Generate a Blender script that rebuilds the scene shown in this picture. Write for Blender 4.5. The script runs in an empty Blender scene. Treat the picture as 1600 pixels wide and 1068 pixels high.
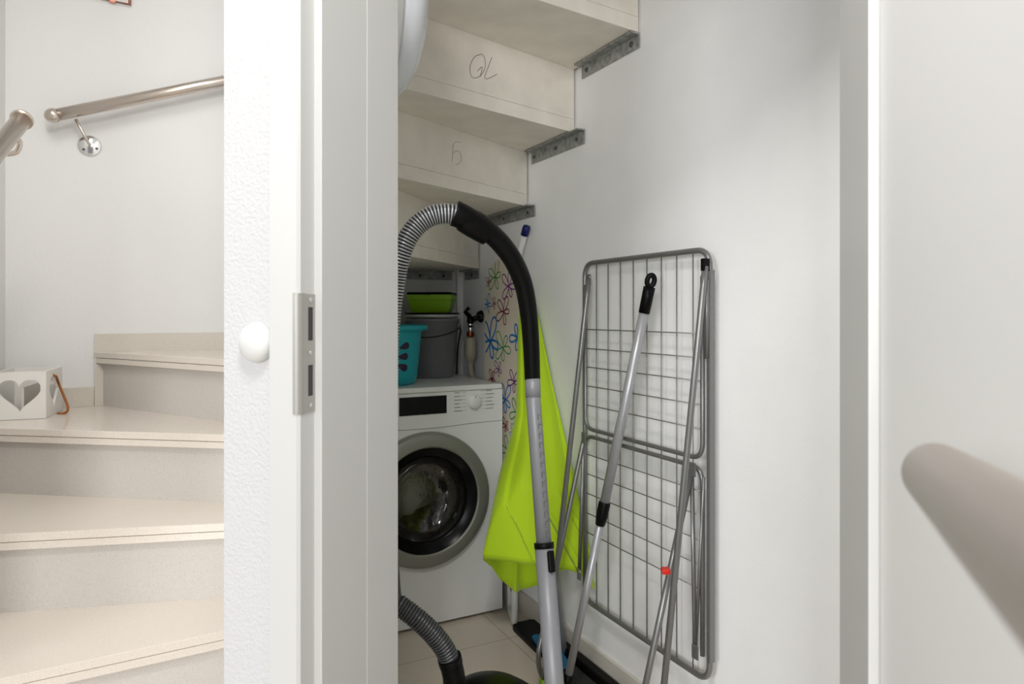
import bpy, bmesh, math, random
from mathutils import Vector, Matrix
random.seed(7)
PI = math.pi
C = bpy.context.scene

# ------------------------------------------------------------------ camera
FPX, HOR, CAMH = 1067.0, 490.0, 1.11
cam_d = bpy.data.cameras.new('camera'); cam = bpy.data.objects.new('camera', cam_d)
C.collection.objects.link(cam); C.camera = cam
cam.location = (0, 0, CAMH); cam.rotation_euler = (PI/2, 0, 0)
cam_d.sensor_width = 36; cam_d.lens = 36*FPX/1600
cam_d.shift_y = -(534-HOR)/1600
cam_d.clip_start = 0.02
cam_d.dof.use_dof = True; cam_d.dof.focus_distance = 1.7; cam_d.dof.aperture_fstop = 6.0

# ------------------------------------------------------------------ light and exposure
C.view_settings.view_transform = 'Standard'; C.view_settings.look = 'None'
C.view_settings.exposure = 0.36; C.view_settings.gamma = 1.0
try: C.view_settings.use_curve_mapping = False
except Exception: pass
w = bpy.data.worlds.new('world'); C.world = w; w.use_nodes = True
w.node_tree.nodes['Background'].inputs[0].default_value = (0.96, 0.98, 1.0, 1)
w.node_tree.nodes['Background'].inputs[1].default_value = 0.21
def area(name, loc, target, size, power, col=(1, 1, 1), sy=None):
    d = bpy.data.lights.new(name, 'AREA'); d.energy = power; d.size = size; d.color = col
    if sy: d.shape = 'RECTANGLE'; d.size_y = sy
    o = bpy.data.objects.new(name, d); C.collection.objects.link(o); o.location = loc
    o.rotation_euler = (Vector(target)-Vector(loc)).to_track_quat('-Z', 'Y').to_euler()
    return o
area('landing_light', (-0.1, 0.22, 2.5), (0.25, 1.4, 0.6), 0.3, 15, (1, 0.985, 0.955))
area('landing_window', (-5.2, -5.2, 2.9), (0.35, 1.8, 1.0), 2.2, 165, (0.98, 0.99, 1.0), 2.2)  # added fill from far left to brighten the closet, not a real window
area('landing_daylight', (-0.75, -4.6, 1.75), (0.1, 1.8, 1.1), 1.7, 125, (0.98, 0.99, 1.0), 1.7)  # added frontal fill through the doorway, stands for no known source
area('stairwell_light', (-1.25, 1.35, 2.55), (-1.3, 1.75, 0.6), 0.6, 10.5, (1, 0.985, 0.96))

# ------------------------------------------------------------------ helpers
def V(*a): return Vector(a)
def ray(px, py): return Vector(((px-800)/FPX, 1.0, (HOR-py)/FPX))
def P(px, py, y):                       # point at depth y
    return V(0, 0, CAMH) + ray(px, py)*y
def atZ(px, py, Z):                     # point on a level plane
    r = ray(px, py); return V(0, 0, CAMH) + r*((Z-CAMH)/r.z)
PHI = math.atan(0.52)
G = V(math.cos(PHI), math.sin(PHI), 0); E = V(-math.sin(PHI), math.cos(PHI), 0)
UP = V(0, 0, 1)
W0 = 1.366
def wallY(x): return (W0-x)/0.52
def WP(px, py, off=0.0):                # point in a plane off metres before the right closet wall
    r = ray(px, py); t = (W0-off/G.x)/(r.x+0.52*r.y); return V(0, 0, CAMH)+r*t
def onplane(px, py, p0, n):
    r = ray(px, py); o = V(0, 0, CAMH); return o + r*((p0-o).dot(n)/r.dot(n))
WR = V(0, W0/0.52, 0)                   # a point on the right wall line
def WC(s, Z, off=0.0): return WR + E*s - G*off + UP*Z          # right wall coordinates
def wall_s(p): return (p-WR).dot(E)

class B:
    def __init__(s): s.bm = bmesh.new()
    def poly(s, pts, mi=0):
        f = s.bm.faces.new([s.bm.verts.new(p) for p in pts]); f.material_index = mi; return f
    def box(s, c, size, ax=(V(1,0,0), V(0,1,0), V(0,0,1)), bev=0.0, mi=0, seg=2):
        t = bmesh.new(); vs = []
        for i in (-.5, .5):
            for j in (-.5, .5):
                for k in (-.5, .5):
                    vs.append(t.verts.new(Vector(c)+ax[0]*size[0]*i+ax[1]*size[1]*j+ax[2]*size[2]*k))
        for q in ((0,1,3,2), (4,6,7,5), (0,4,5,1), (2,3,7,6), (0,2,6,4), (1,5,7,3)):
            t.faces.new([vs[a] for a in q])
        if bev: bmesh.ops.bevel(t, geom=t.edges[:], offset=bev, segments=seg, affect='EDGES', profile=.5)
        s.join(t, mi); return s
    def join(s, t, mi=0):
        t.verts.ensure_lookup_table(); m = {}
        for v in t.verts: m[v] = s.bm.verts.new(v.co)
        for f in t.faces:
            try:
                g = s.bm.faces.new([m[v] for v in f.verts]); g.material_index = mi; g.smooth = f.smooth
            except ValueError: pass
        t.free()
    def prism(s, pts, vec, bev=0.0, mi=0, seg=2):
        t = bmesh.new(); a = [t.verts.new(p) for p in pts]; b = [t.verts.new(Vector(p)+vec) for p in pts]
        n = len(a); t.faces.new(a); t.faces.new(b[::-1])
        for i in range(n): t.faces.new((a[i], b[i], b[(i+1) % n], a[(i+1) % n]))
        if bev: bmesh.ops.bevel(t, geom=t.edges[:], offset=bev, segments=seg, affect='EDGES', profile=.5)
        s.join(t, mi); return s
    def rings(s, rings, mi=0, cap0=True, cap1=True, mfun=None, closed=False, smooth=True):
        R = [[s.bm.verts.new(p) for p in r] for r in rings]; n = len(R[0])
        K = len(R)
        for k in range(K if closed else K-1):
            A, Bq = R[k], R[(k+1) % K]; m = mfun(k) if mfun else mi
            for i in range(n):
                f = s.bm.faces.new((A[i], A[(i+1) % n], Bq[(i+1) % n], Bq[i])); f.material_index = m; f.smooth = smooth
        if not closed:
            if cap0: s.bm.faces.new(R[0][::-1]).material_index = mi
            if cap1: s.bm.faces.new(R[-1]).material_index = mi
        return s
    def tube(s, pts, r, n=14, mi=0, rf=None, mfun=None, squash=None, cap=True, closed=False):
        pts = [Vector(p) for p in pts]; K = len(pts)
        T = []
        for i in range(K):
            if closed: d = pts[(i+1) % K]-pts[i-1]
            else: d = pts[min(i+1, K-1)]-pts[max(i-1, 0)]
            T.append(d.normalized())
        a = V(0, 0, 1) if abs(T[0].z) < .9 else V(1, 0, 0)
        u = (a-T[0]*a.dot(T[0])).normalized(); out = []
        for i in range(K):
            u = (u-T[i]*u.dot(T[i])).normalized(); v = T[i].cross(u)
            rr = rf(i/(K-1)) if rf else r
            sq = squash or (1, 1)
            out.append([pts[i]+u*math.cos(2*PI*j/n)*rr*sq[0]+v*math.sin(2*PI*j/n)*rr*sq[1] for j in range(n)])
        return s.rings(out, mi, cap, cap, mfun, closed)
    def lathe(s, c, axis, prof, n=32, mi=0, cap0=True, cap1=True, mfun=None):
        axis = Vector(axis).normalized(); a = V(0, 0, 1) if abs(axis.z) < .9 else V(1, 0, 0)
        u = (a-axis*a.dot(axis)).normalized(); v = axis.cross(u)
        out = [[Vector(c)+axis*h+(u*math.cos(2*PI*j/n)+v*math.sin(2*PI*j/n))*max(r, 1e-5) for j in range(n)] for (r, h) in prof]
        return s.rings(out, mi, cap0, cap1, mfun)

def smooth_path(pts, step=0.01, closed=False):
    pts = [Vector(p) for p in pts]; out = []; K = len(pts)
    rng = range(K) if closed else range(K-1)
    for i in rng:
        if closed: p0, p1, p2, p3 = pts[i-1], pts[i], pts[(i+1) % K], pts[(i+2) % K]
        else: p0, p1, p2, p3 = pts[max(i-1, 0)], pts[i], pts[i+1], pts[min(i+2, K-1)]
        m = max(2, int((p2-p1).length/step))
        for j in range(m):
            t = j/m
            out.append(.5*((2*p1)+(p2-p0)*t+(2*p0-5*p1+4*p2-p3)*t*t+(3*p1-p0-3*p2+p3)*t**3))
    if not closed: out.append(pts[-1])
    return out
def round_path(pts, r, seg=6, closed=False):     # polyline with filleted corners
    pts = [Vector(p) for p in pts]; K = len(pts); out = []
    for i in range(K):
        if not closed and i in (0, K-1): out.append(pts[i]); continue
        a, b, c = pts[i-1], pts[i], pts[(i+1) % K]
        d1 = (a-b).normalized(); d2 = (c-b).normalized()
        ang = d1.angle(d2); tl = min(r/math.tan(ang/2), (a-b).length*.48, (c-b).length*.48)
        p, q = b+d1*tl, b+d2*tl
        for j in range(seg+1):
            t = j/seg; out.append(p*(1-t)**2+b*2*t*(1-t)+q*t*t)
    return out

ORG = {}
def tag(o, label=None, cat=None, group=None, kind=None):
    if label: o['label'] = label
    if cat: o['category'] = cat
    if group: o['group'] = group
    if kind: o['kind'] = kind
    return o
def thing(name, label, cat, loc, group=None):
    o = bpy.data.objects.new(name, None); o.empty_display_size = .05
    C.collection.objects.link(o); o.location = loc; ORG[o.name] = Vector(loc)
    return tag(o, label, cat, group)
def obj(name, b, mats, parent=None, origin=None, label=None):
    bm = b.bm; org = ORG[parent.name] if parent else Vector(origin or (0, 0, 0))
    bmesh.ops.recalc_face_normals(bm, faces=bm.faces[:])
    for v in bm.verts: v.co -= org
    me = bpy.data.meshes.new(name); bm.to_mesh(me); bm.free()
    for m in (mats if isinstance(mats, (list, tuple)) else [mats]): me.materials.append(m)
    o = bpy.data.objects.new(name, me); C.collection.objects.link(o)
    if parent: o.parent = parent
    else: o.location = org
    ORG[o.name] = org
    if label: o['label'] = label
    return o
def struct(name, b, m, origin=None): return tag(obj(name, b, m, origin=origin), kind='structure')

# ------------------------------------------------------------------ materials
def mat(name, col, rough=.5, metal=0, bump=None, spec=.5, noise=None, coat=0, sheen=0):
    m = bpy.data.materials.new(name); m.use_nodes = True; nt = m.node_tree; n = nt.nodes; L = nt.links
    p = n['Principled BSDF']
    c = [x if len(col) == 3 else x for x in col][:3]
    p.inputs['Base Color'].default_value = (*c, 1); p.inputs['Roughness'].default_value = rough
    p.inputs['Metallic'].default_value = metal; p.inputs['Specular IOR Level'].default_value = spec
    p.inputs['Coat Weight'].default_value = coat; p.inputs['Sheen Weight'].default_value = sheen
    tc = n.new('ShaderNodeTexCoord')
    if noise:                                 # (scale, amount) gentle mottling of the colour
        t = n.new('ShaderNodeTexNoise'); t.inputs['Scale'].default_value = noise[0]; t.inputs['Detail'].default_value = 6
        L.new(tc.outputs['Object'], t.inputs['Vector'])
        r = n.new('ShaderNodeValToRGB'); k = noise[1]
        r.color_ramp.elements[0].position = .3; r.color_ramp.elements[1].position = .7
        r.color_ramp.elements[0].color = (*[x*(1-k) for x in c], 1); r.color_ramp.elements[1].color = (*[min(1, x*(1+k)) for x in c], 1)
        L.new(t.outputs['Fac'], r.inputs['Fac']); L.new(r.outputs['Color'], p.inputs['Base Color'])
    if bump:                                  # (scale, strength, distance[, detail])
        t = n.new('ShaderNodeTexNoise'); t.inputs['Scale'].default_value = bump[0]
        t.inputs['Detail'].default_value = bump[3] if len(bump) > 3 else 3
        L.new(tc.outputs['Object'], t.inputs['Vector'])
        b = n.new('ShaderNodeBump'); b.inputs['Strength'].default_value = bump[1]; b.inputs['Distance'].default_value = bump[2]
        L.new(t.outputs['Fac'], b.inputs['Height']); L.new(b.outputs['Normal'], p.inputs['Normal'])
    return m
def lin(r, g, b): return tuple(((x/255)/12.92 if x/255 < .04045 else ((x/255+.055)/1.055)**2.4) for x in (r, g, b))
def terrazzo(name, col, rough, speck=.35, scale=260):
    m = mat(name, col, rough); nt = m.node_tree; n = nt.nodes; L = nt.links; p = n['Principled BSDF']
    tc = n.new('ShaderNodeTexCoord')
    v = n.new('ShaderNodeTexNoise'); v.inputs['Scale'].default_value = scale; v.inputs['Detail'].default_value = 2
    L.new(tc.outputs['Object'], v.inputs['Vector'])
    r = n.new('ShaderNodeValToRGB'); e = r.color_ramp.elements
    e[0].position = .27; e[0].color = (*[x*speck for x in col], 1); e[1].position = .36; e[1].color = (*[x*.93 for x in col], 1)
    q = e.new(.6); q.color = (*col, 1); q = e.new(.72); q.color = (*[min(1, x*1.12) for x in col], 1)
    L.new(v.outputs['Fac'], r.inputs['Fac'])
    L.new(r.outputs['Color'], p.inputs['Base Color'])
    return m
M = {}
M['plaster'] = mat('plaster', (.60, .60, .605), .85, bump=(190, .5, .0035, 3))  # door wall: shared wall colour darkened to offset strong light on it
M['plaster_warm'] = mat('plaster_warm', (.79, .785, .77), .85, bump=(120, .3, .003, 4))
M['closet_wall'] = mat('closet_wall', (.87, .87, .86), .85, bump=(60, .25, .003, 5), noise=(9, .015))  # same plaster as the door wall, lightened to make up for dim light
M['ceiling'] = mat('ceiling_white', (.82, .82, .81), .9, bump=(90, .2, .003))
M['frame'] = mat('frame_lacquer', (.60, .60, .585), .38, bump=(40, .04, .001))
M['leaf'] = mat('leaf_lacquer', (.74, .74, .73), .34, bump=(30, .03, .001))
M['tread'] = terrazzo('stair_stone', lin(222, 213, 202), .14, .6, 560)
M['riser'] = terrazzo('stair_stone_riser', lin(204, 198, 191), .38, .5, 520)  # same stone as the treads, shade on the risers put into the colour
M['skirt'] = terrazzo('skirting_stone', lin(214, 207, 196), .35, .65, 560)
M['concrete'] = mat('cast_stone_underside', lin(240, 234, 222), .75, bump=(35, .15, .002, 6), noise=(14, .05))
M['galv'] = mat('galvanised_steel', (.36, .37, .36), .5, .5, bump=(60, .15, .001), noise=(55, .35))
M['bolt'] = mat('dark_bolt', (.12, .12, .12), .45, .8)
M['steel'] = mat('brushed_steel', lin(205, 194, 184), .27, 1, bump=(220, .05, .0005))
M['steel_dark'] = mat('satin_handrail', lin(185, 174, 166), .36, .95, bump=(220, .05, .0005))
M['plate'] = mat('strike_plate_steel', lin(172, 171, 165), .4, .5, bump=(220, .05, .0005))
M['hole'] = mat('dark_recess', (.05, .05, .05), .8, bump=(40, .1, .001))
M['tubem'] = mat('grey_rack_tube', lin(132, 132, 131), .36, .6, bump=(200, .04, .0005))
M['wire'] = mat('rack_wire', lin(140, 140, 138), .4, .7, bump=(200, .04, .0005))
M['alu'] = mat('aluminium_pole', lin(175, 176, 179), .38, .45, bump=(200, .04, .0005))
M['silver'] = mat('silver_plastic', lin(140, 141, 145), .42, .15, bump=(200, .04, .0005))
M['black'] = mat('black_plastic', (.004, .004, .004), .36, bump=(90, .04, .0005), spec=.12)
M['blackgloss'] = mat('black_gloss', (.005, .005, .006), .24, bump=(20, .01, .0003), spec=.18)
M['shell'] = mat('black_canister_shell', (.004, .004, .004), .3, bump=(20, .01, .0003), spec=.06)
M['ridge'] = mat('hose_ridge', lin(190, 192, 195), .28, .6, bump=(90, .04, .0005))  # upper part of the one hose, its brighter light put into the colour
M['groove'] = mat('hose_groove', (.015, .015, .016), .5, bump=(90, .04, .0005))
M['ridge_dark'] = mat('hose_ridge_dark', lin(88, 89, 92), .25, .4, bump=(90, .04, .0005))  # same hose lower down, shade put into the colour
M['red'] = mat('red_plastic', lin(205, 40, 25), .4, bump=(90, .04, .0005))
M['white'] = mat('white_enamel', (.87, .88, .87), .28, bump=(60, .02, .0004))
M['whitep'] = mat('white_plastic', (.70, .70, .68), .35, bump=(60, .03, .0005))
M['lampglass'] = mat('lamp_cover_opal', (.72, .74, .78), .2, bump=(30, .02, .0004))
M['ring'] = mat('door_ring_satin', lin(150, 150, 142), .42, .35, bump=(220, .03, .0004))
M['drum'] = mat('drum_steel', lin(150, 146, 140), .35, .7, bump=(60, .6, .003))
M['bucket'] = mat('grey_bucket', lin(132, 134, 138), .2, bump=(30, .03, .0005))
M['teal'] = mat('teal_plastic', lin(25, 170, 185), .38, bump=(60, .03, .0005))
M['purple'] = mat('dark_purple', lin(40, 18, 60), .5, bump=(60, .03, .0005))
M['limep'] = mat('lime_plastic', lin(135, 185, 20), .4, bump=(60, .03, .0005))
M['lime'] = mat('lime_fabric', lin(180, 215, 5), .75, bump=(500, .12, .0006, 2), sheen=.2)
M['navy'] = mat('navy_cap', lin(15, 20, 95), .45, bump=(60, .03, .0005))
M['cream'] = mat('cream_cotton', lin(226, 216, 196), .9, bump=(500, .15, .0006, 2))
M['wood'] = mat('white_painted_wood', lin(232, 229, 224), .6, bump=(50, .15, .001))
M['woodin'] = mat('grey_whitewashed_wood', lin(205, 200, 192), .7, bump=(50, .15, .001))
M['rope'] = mat('brown_rope', lin(165, 100, 50), .9, bump=(700, .8, .002, 2), noise=(300, .3))
M['copper'] = mat('copper_frame', lin(190, 120, 100), .3, .9, bump=(200, .04, .0005))
M['print'] = mat('pale_print', lin(225, 212, 205), .4, noise=(20, .05))
M['mopblue'] = mat('mop_blue', lin(35, 110, 155), .7, bump=(250, .5, .002))
M['felt'] = mat('dark_felt', lin(42, 42, 43), .9, bump=(350, .5, .002))
M['chrome'] = mat('chrome', (.75, .75, .75), .12, 1, bump=(20, .01, .0002))
M['brass'] = mat('copper_ring', lin(150, 80, 45), .3, .9, bump=(100, .04, .0004))
M['beige'] = mat('beige_plastic', lin(165, 158, 138), .5, bump=(60, .03, .0005))
M['ink'] = mat('pencil_ink', lin(95, 60, 60), .8, noise=(300, .2))
M['inkgrey'] = mat('pencil_grey', lin(105, 100, 92), .8, noise=(300, .2))
M['text'] = mat('panel_print', lin(90, 92, 95), .6, noise=(300, .05))
M['rubber'] = mat('black_rubber', (.02, .02, .02), .7, bump=(60, .05, .0005))
for k, c in dict(f_green=(40, 140, 45), f_purple=(120, 30, 130), f_blue=(25, 120, 195), f_red=(130, 20, 55)).items():
    M[k] = mat(k, lin(*c), .85, bump=(500, .1, .0005, 2))
M['laundry'] = mat('damp_laundry', lin(95, 82, 74), .9, noise=(30, .7), bump=(80, .4, .004))
def glass():
    m = bpy.data.materials.new('smoked_glass'); m.use_nodes = True; p = m.node_tree.nodes['Principled BSDF']
    p.inputs['Base Color'].default_value = (.93, .93, .92, 1); p.inputs['Roughness'].default_value = .03
    p.inputs['Transmission Weight'].default_value = 1; p.inputs['IOR'].default_value = 1.5
    return m
M['glass'] = glass()
def floor_mat():
    m = mat('floor_tile', lin(222, 210, 194), .22); nt = m.node_tree; n = nt.nodes; L = nt.links; p = n['Principled BSDF']
    tc = n.new('ShaderNodeTexCoord'); mp = n.new('ShaderNodeMapping'); mp.inputs['Rotation'].default_value = (0, 0, -PHI)
    mp.inputs['Location'].default_value = (.13, .02, 0)
    L.new(tc.outputs['Object'], mp.inputs['Vector'])
    b = n.new('ShaderNodeTexBrick'); b.offset = 0; b.inputs['Scale'].default_value = 1
    b.inputs['Brick Width'].default_value = .6; b.inputs['Row Height'].default_value = .3
    b.inputs['Mortar Size'].default_value = .0022; b.inputs['Mortar Smooth'].default_value = .3
    b.inputs['Color1'].default_value = (*lin(222, 210, 194), 1); b.inputs['Color2'].default_value = (*lin(219, 207, 191), 1)
    b.inputs['Mortar'].default_value = (*lin(182, 168, 150), 1)
    L.new(mp.outputs[0], b.inputs['Vector'])
    t = n.new('ShaderNodeTexNoise'); t.inputs['Scale'].default_value = 120; L.new(tc.outputs['Object'], t.inputs['Vector'])
    mx = n.new('ShaderNodeMix'); mx.data_type = 'RGBA'; mx.blend_type = 'MULTIPLY'; mx.inputs[0].default_value = .12
    L.new(b.outputs['Color'], mx.inputs[6]); L.new(t.outputs['Fac'], mx.inputs[7]); L.new(mx.outputs[2], p.inputs['Base Color'])
    return m
M['floor'] = floor_mat()

# ------------------------------------------------------------------ room shell
def flat(pts, z0, z1): return B().prism([V(x, y, z0) for x, y in pts], V(0, 0, z1-z0))
CEIL = 2.62
A = V(math.cos(math.radians(17.7)), -math.sin(math.radians(17.7)), 0)      # along the door wall
D = V(math.sin(math.radians(17.7)), math.cos(math.radians(17.7)), 0)       # through the door wall
def onA(px, b):           # point on the plane parallel to the door wall, b metres beyond its face
    u = (px-800)/FPX; p0 = V(-.3046*.955, .955, 0)+D*b; r = V(u, 1, 0)
    return r*(p0.dot(D)/r.dot(D))
O = V(-.3046*.955, .955, 0)                   # front edge of the left casing
def DC(a, b, z=0): return O+A*a+D*b+UP*z
a_of = lambda p: (p-O).dot(A)
a_wall = a_of(onA(350, 0)); a_case = a_of(onA(421, -.012))
a_hr = a_of(onA(1370, .025))                  # right rebate side
REB, STEP, DEP = .025, .0125, .252
OPEN_T = 2.02
def ps(pts): return [(p.x, p.y) for p in pts]
struct('floor', flat([(-2.6, -1.6), (2.2, -1.6), (2.2, 3.8), (-2.6, 3.8)], -.05, 0), M['floor'])
struct('ceiling', flat([(-2.6, -1.6), (2.2, -1.6), (2.2, 3.8), (-2.6, 3.8)], CEIL, CEIL+.05), M['ceiling'])
# door wall with its opening
wl = flat(ps([DC(a_wall, 0), DC(-.045, 0), DC(-.045, DEP), DC(a_wall+.02, DEP)]), 0, CEIL)
wl.prism([DC(a_hr+.089, 0), DC(2.1, 0), DC(2.1, DEP-.024), DC(a_hr+.089, DEP-.024)], V(0, 0, CEIL))
wl.prism([DC(-.05, 0, OPEN_T+.04), DC(a_hr+.05, 0, OPEN_T+.04), DC(a_hr+.05, DEP, OPEN_T+.04), DC(-.05, DEP, OPEN_T+.04)], V(0, 0, CEIL-OPEN_T-.04))
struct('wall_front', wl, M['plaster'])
# partition between the stairs and the closet
pL = DC(a_wall, .0)
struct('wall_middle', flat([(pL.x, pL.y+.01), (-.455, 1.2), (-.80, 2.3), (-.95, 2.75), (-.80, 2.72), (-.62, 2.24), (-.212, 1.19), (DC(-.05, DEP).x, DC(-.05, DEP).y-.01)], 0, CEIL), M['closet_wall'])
# closet back and right wall
corner = WP(722, 500); cs = wall_s(corner)
bk = corner-G*.9
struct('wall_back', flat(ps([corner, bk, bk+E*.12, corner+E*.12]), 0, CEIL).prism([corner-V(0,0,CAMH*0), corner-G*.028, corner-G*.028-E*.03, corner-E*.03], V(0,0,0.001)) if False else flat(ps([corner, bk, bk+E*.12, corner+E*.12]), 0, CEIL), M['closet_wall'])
c2 = V(corner.x, corner.y, 0)
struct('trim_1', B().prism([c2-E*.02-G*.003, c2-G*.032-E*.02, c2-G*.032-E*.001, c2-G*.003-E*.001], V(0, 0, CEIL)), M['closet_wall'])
r0 = WC(cs+.15, 0); r1 = WC(-2.6, 0)
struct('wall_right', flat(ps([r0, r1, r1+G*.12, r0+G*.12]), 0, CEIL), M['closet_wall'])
bb0, bb1 = WC(cs, 0, 0.0), WC(-2.2, 0, 0.0)
struct('baseboard_right', B().prism([WC(cs+.0, 0, .0), WC(-2.2, 0, .0), WC(-2.2, 0, .011), WC(cs, 0, .011)], V(0, 0, .075), bev=.0015), M['skirt'])
# stair hall walls
HW = V(-1.53, 2.65, 0); HN = V(G.y, -G.x, 0)          # a point on, and the normal of, the hall's back wall
def HC(s, Z, off=0): return HW+G*s+HN*off+UP*Z
def HPt(px, py, off=0): return onplane(px, py, HW+HN*off, HN)
def hs(p): return (p-HW).dot(G)
cL = -.355
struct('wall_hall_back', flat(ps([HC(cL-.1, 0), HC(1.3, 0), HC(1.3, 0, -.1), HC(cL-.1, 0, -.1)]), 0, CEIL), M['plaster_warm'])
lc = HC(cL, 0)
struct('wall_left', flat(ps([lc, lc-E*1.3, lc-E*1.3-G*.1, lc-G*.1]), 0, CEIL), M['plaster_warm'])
# frame: steel/wood door frame (casing, rebate, step, lining)
def jamb(flip, a0, ac, STEP=STEP, DEP=DEP, rw=0):
    s = -1 if flip else 1
    prof = [(ac, -.012), (a0-(.004+rw)*s, -.012), (a0-rw*s, -.008), (a0-rw*s, REB), (a0+STEP*s, REB), (a0+STEP*s, DEP+.004), (a0-(.05+rw)*s, DEP+.004), (a0-(.05+rw)*s, DEP), (a0-(.03+rw)*s, DEP-.002), (a0-(.03+rw)*s, 0.0), (ac, 0)]
    return B().prism([DC(a, b) for a, b in prof], V(0, 0, OPEN_T))
fr = thing('door_frame', 'white lacquered door frame around the opening to the under-stair closet', 'door frame', DC(0, 0))
obj('side_jamb', jamb(False, 0, a_case), M['frame'], fr)
obj('side_jamb', jamb(True, a_hr, a_hr-a_case, .0085, .228, .056), M['frame'], fr)
obj('head_jamb', B().prism([DC(a_case, -.012, OPEN_T), DC(a_hr-a_case, -.012, OPEN_T), DC(a_hr-a_case, 0, OPEN_T), DC(a_case, 0, OPEN_T)], V(0, 0, .07)).prism([DC(-.04, .001, OPEN_T), DC(a_hr+.04, .001, OPEN_T), DC(a_hr+.04, DEP, OPEN_T), DC(-.04, DEP, OPEN_T)], V(0, 0, .035)), M['frame'], fr)
# thin seam strip where lining meets its inner leg
obj('lining_strip', B().prism([DC(STEP, .152), DC(STEP+.0005, .1521), DC(STEP+.0005, DEP+.006), DC(STEP-.02, DEP+.006), DC(STEP-.02, DEP), DC(STEP, DEP)], V(0, 0, OPEN_T)), M['frame'], fr)
# strike plate
Zt = CAMH-(456-HOR)/FPX*-1
zt = P(482, 456, .972).z; zb = P(482, 645, .972).z
sp = thing('strike_plate', 'satin steel strike plate with two latch slots in the left door jamb', 'strike plate', DC(0, .01, zb))
pb = B()
pts = [(zb, zb+.006), (zt-.006, zt)]
# face leaf on rebate side, with wrapped lip on the casing
def plate_strip(b, z0, z1, y0, y1): b.box(DC(.0008, (y0+y1)/2, (z0+z1)/2), (.0016, y1-y0, z1-z0), (A, D, UP))
H_ = zt-zb
plate_strip(pb, zb+.003, zb+H_*.145, .001, REB); plate_strip(pb, zb+H_*.40, zb+H_*.60, .001, REB); plate_strip(pb, zb+H_*.875, zt-.003, .001, REB)
plate_strip(pb, zb+H_*.145, zb+H_*.40, .001, .0075); plate_strip(pb, zb+H_*.60, zb+H_*.875, .001, .0075)
plate_strip(pb, zb+H_*.145, zb+H_*.40, .020, REB); plate_strip(pb, zb+H_*.60, zb+H_*.875, .020, REB)
arc = [DC(.0016, .002), DC(.0014, -.0075), DC(-.001, -.0115), DC(-.004, -.0135), DC(-.009, -.0137), DC(-.009, -.0121), DC(-.0042, -.0121), DC(-.0002, -.0083), DC(.0002, .002)]
pb.prism([p+UP*(zb+.002) for p in arc], V(0, 0, H_-.004), bev=.0006)
obj('plate', pb, M['plate'], sp)
for fz in ((.145, .40), (.60, .875)):
    obj('latch_slot', B().box(DC(.0004, .0138, zb+H_*sum(fz)/2), (.0006, .0125, H_*(fz[1]-fz[0])), (A, D, UP)), M['hole'], sp, label='dark latch slot')
for fz in (.07, .5, .935):
    obj('screw', B().lathe(DC(.0016, .013, zb+H_*fz), A, [(.0001, 0), (.0034, 0), (.003, .0012), (.0016, .0012), (.0014, .0004), (.0001, .0004)], 16), M['chrome'], sp)

# door leaf, standing open towards the landing
rp = onA(1370, REB); LD = V(-.105, -.994, 0).normalized(); LN = V(-LD.y, LD.x, 0)
if LN.x < 0: LN = -LN
lo = V(rp.x, rp.y, 0)+LD*.004+LN*.0015
dl = thing('door_leaf', 'white closet door leaf standing open at the right, behind the nearest handrail', 'door', lo)
leafb = B().box(lo+LD*.36+LN*.02+UP*1.005, (.72, .04, 1.99), (LD, LN, UP), bev=.002)
obj('leaf_panel', leafb, M['leaf'], dl)
for s_ in (0.25, 1.75):
    obj('hinge', B().lathe(lo+LD*.002+LN*.05+UP*s_, UP, [(.008, 0), (.008, .09)], 16), M['plate'], dl)

# wall stop dome
dc = onA(403, 0); dz = P(403, 535, dc.y).z
b = B(); dp = V(dc.x, dc.y, dz)
b.lathe(dp, -D, [(.0285, 0), (.0285, .003), (.027, .008), (.023, .013), (.016, .0165), (.008, .0183), (.0001, .019)], 40)
tag(obj('door_stop', b, M['whitep'], origin=dp), 'white domed door stop stuck on the plaster beside the door casing', 'door stop')

# ------------------------------------------------------------------ staircase
st = thing('staircase', 'winding beige stone staircase rising over the under-stair closet', 'staircase', (-1.0, 1.9, 0))
ZT = dict(D=.345, C=.552, B=.758, A=.964)
def line_xy(p, q, x): t = (x-p.x)/(q.x-p.x); return p+(q-p)*t
nos = {}
for k, pts in dict(A=((171, 551), (350, 561)), B=((0, 668.7), (350, 678.7)), C=((0, 834.6), (351, 817)), D=((0, 1060), (352, 985))).items():
    nos[k] = [atZ(px, py, ZT[k]) for px, py in pts]
def ext(p, q, a, b):
    d = (q-p).normalized(); return p-d*a, q+d*b
LW = {'A': (.0, .22), 'B': (.12, .28), 'C': (.16, .22), 'D': (.2, .12)}
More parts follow.
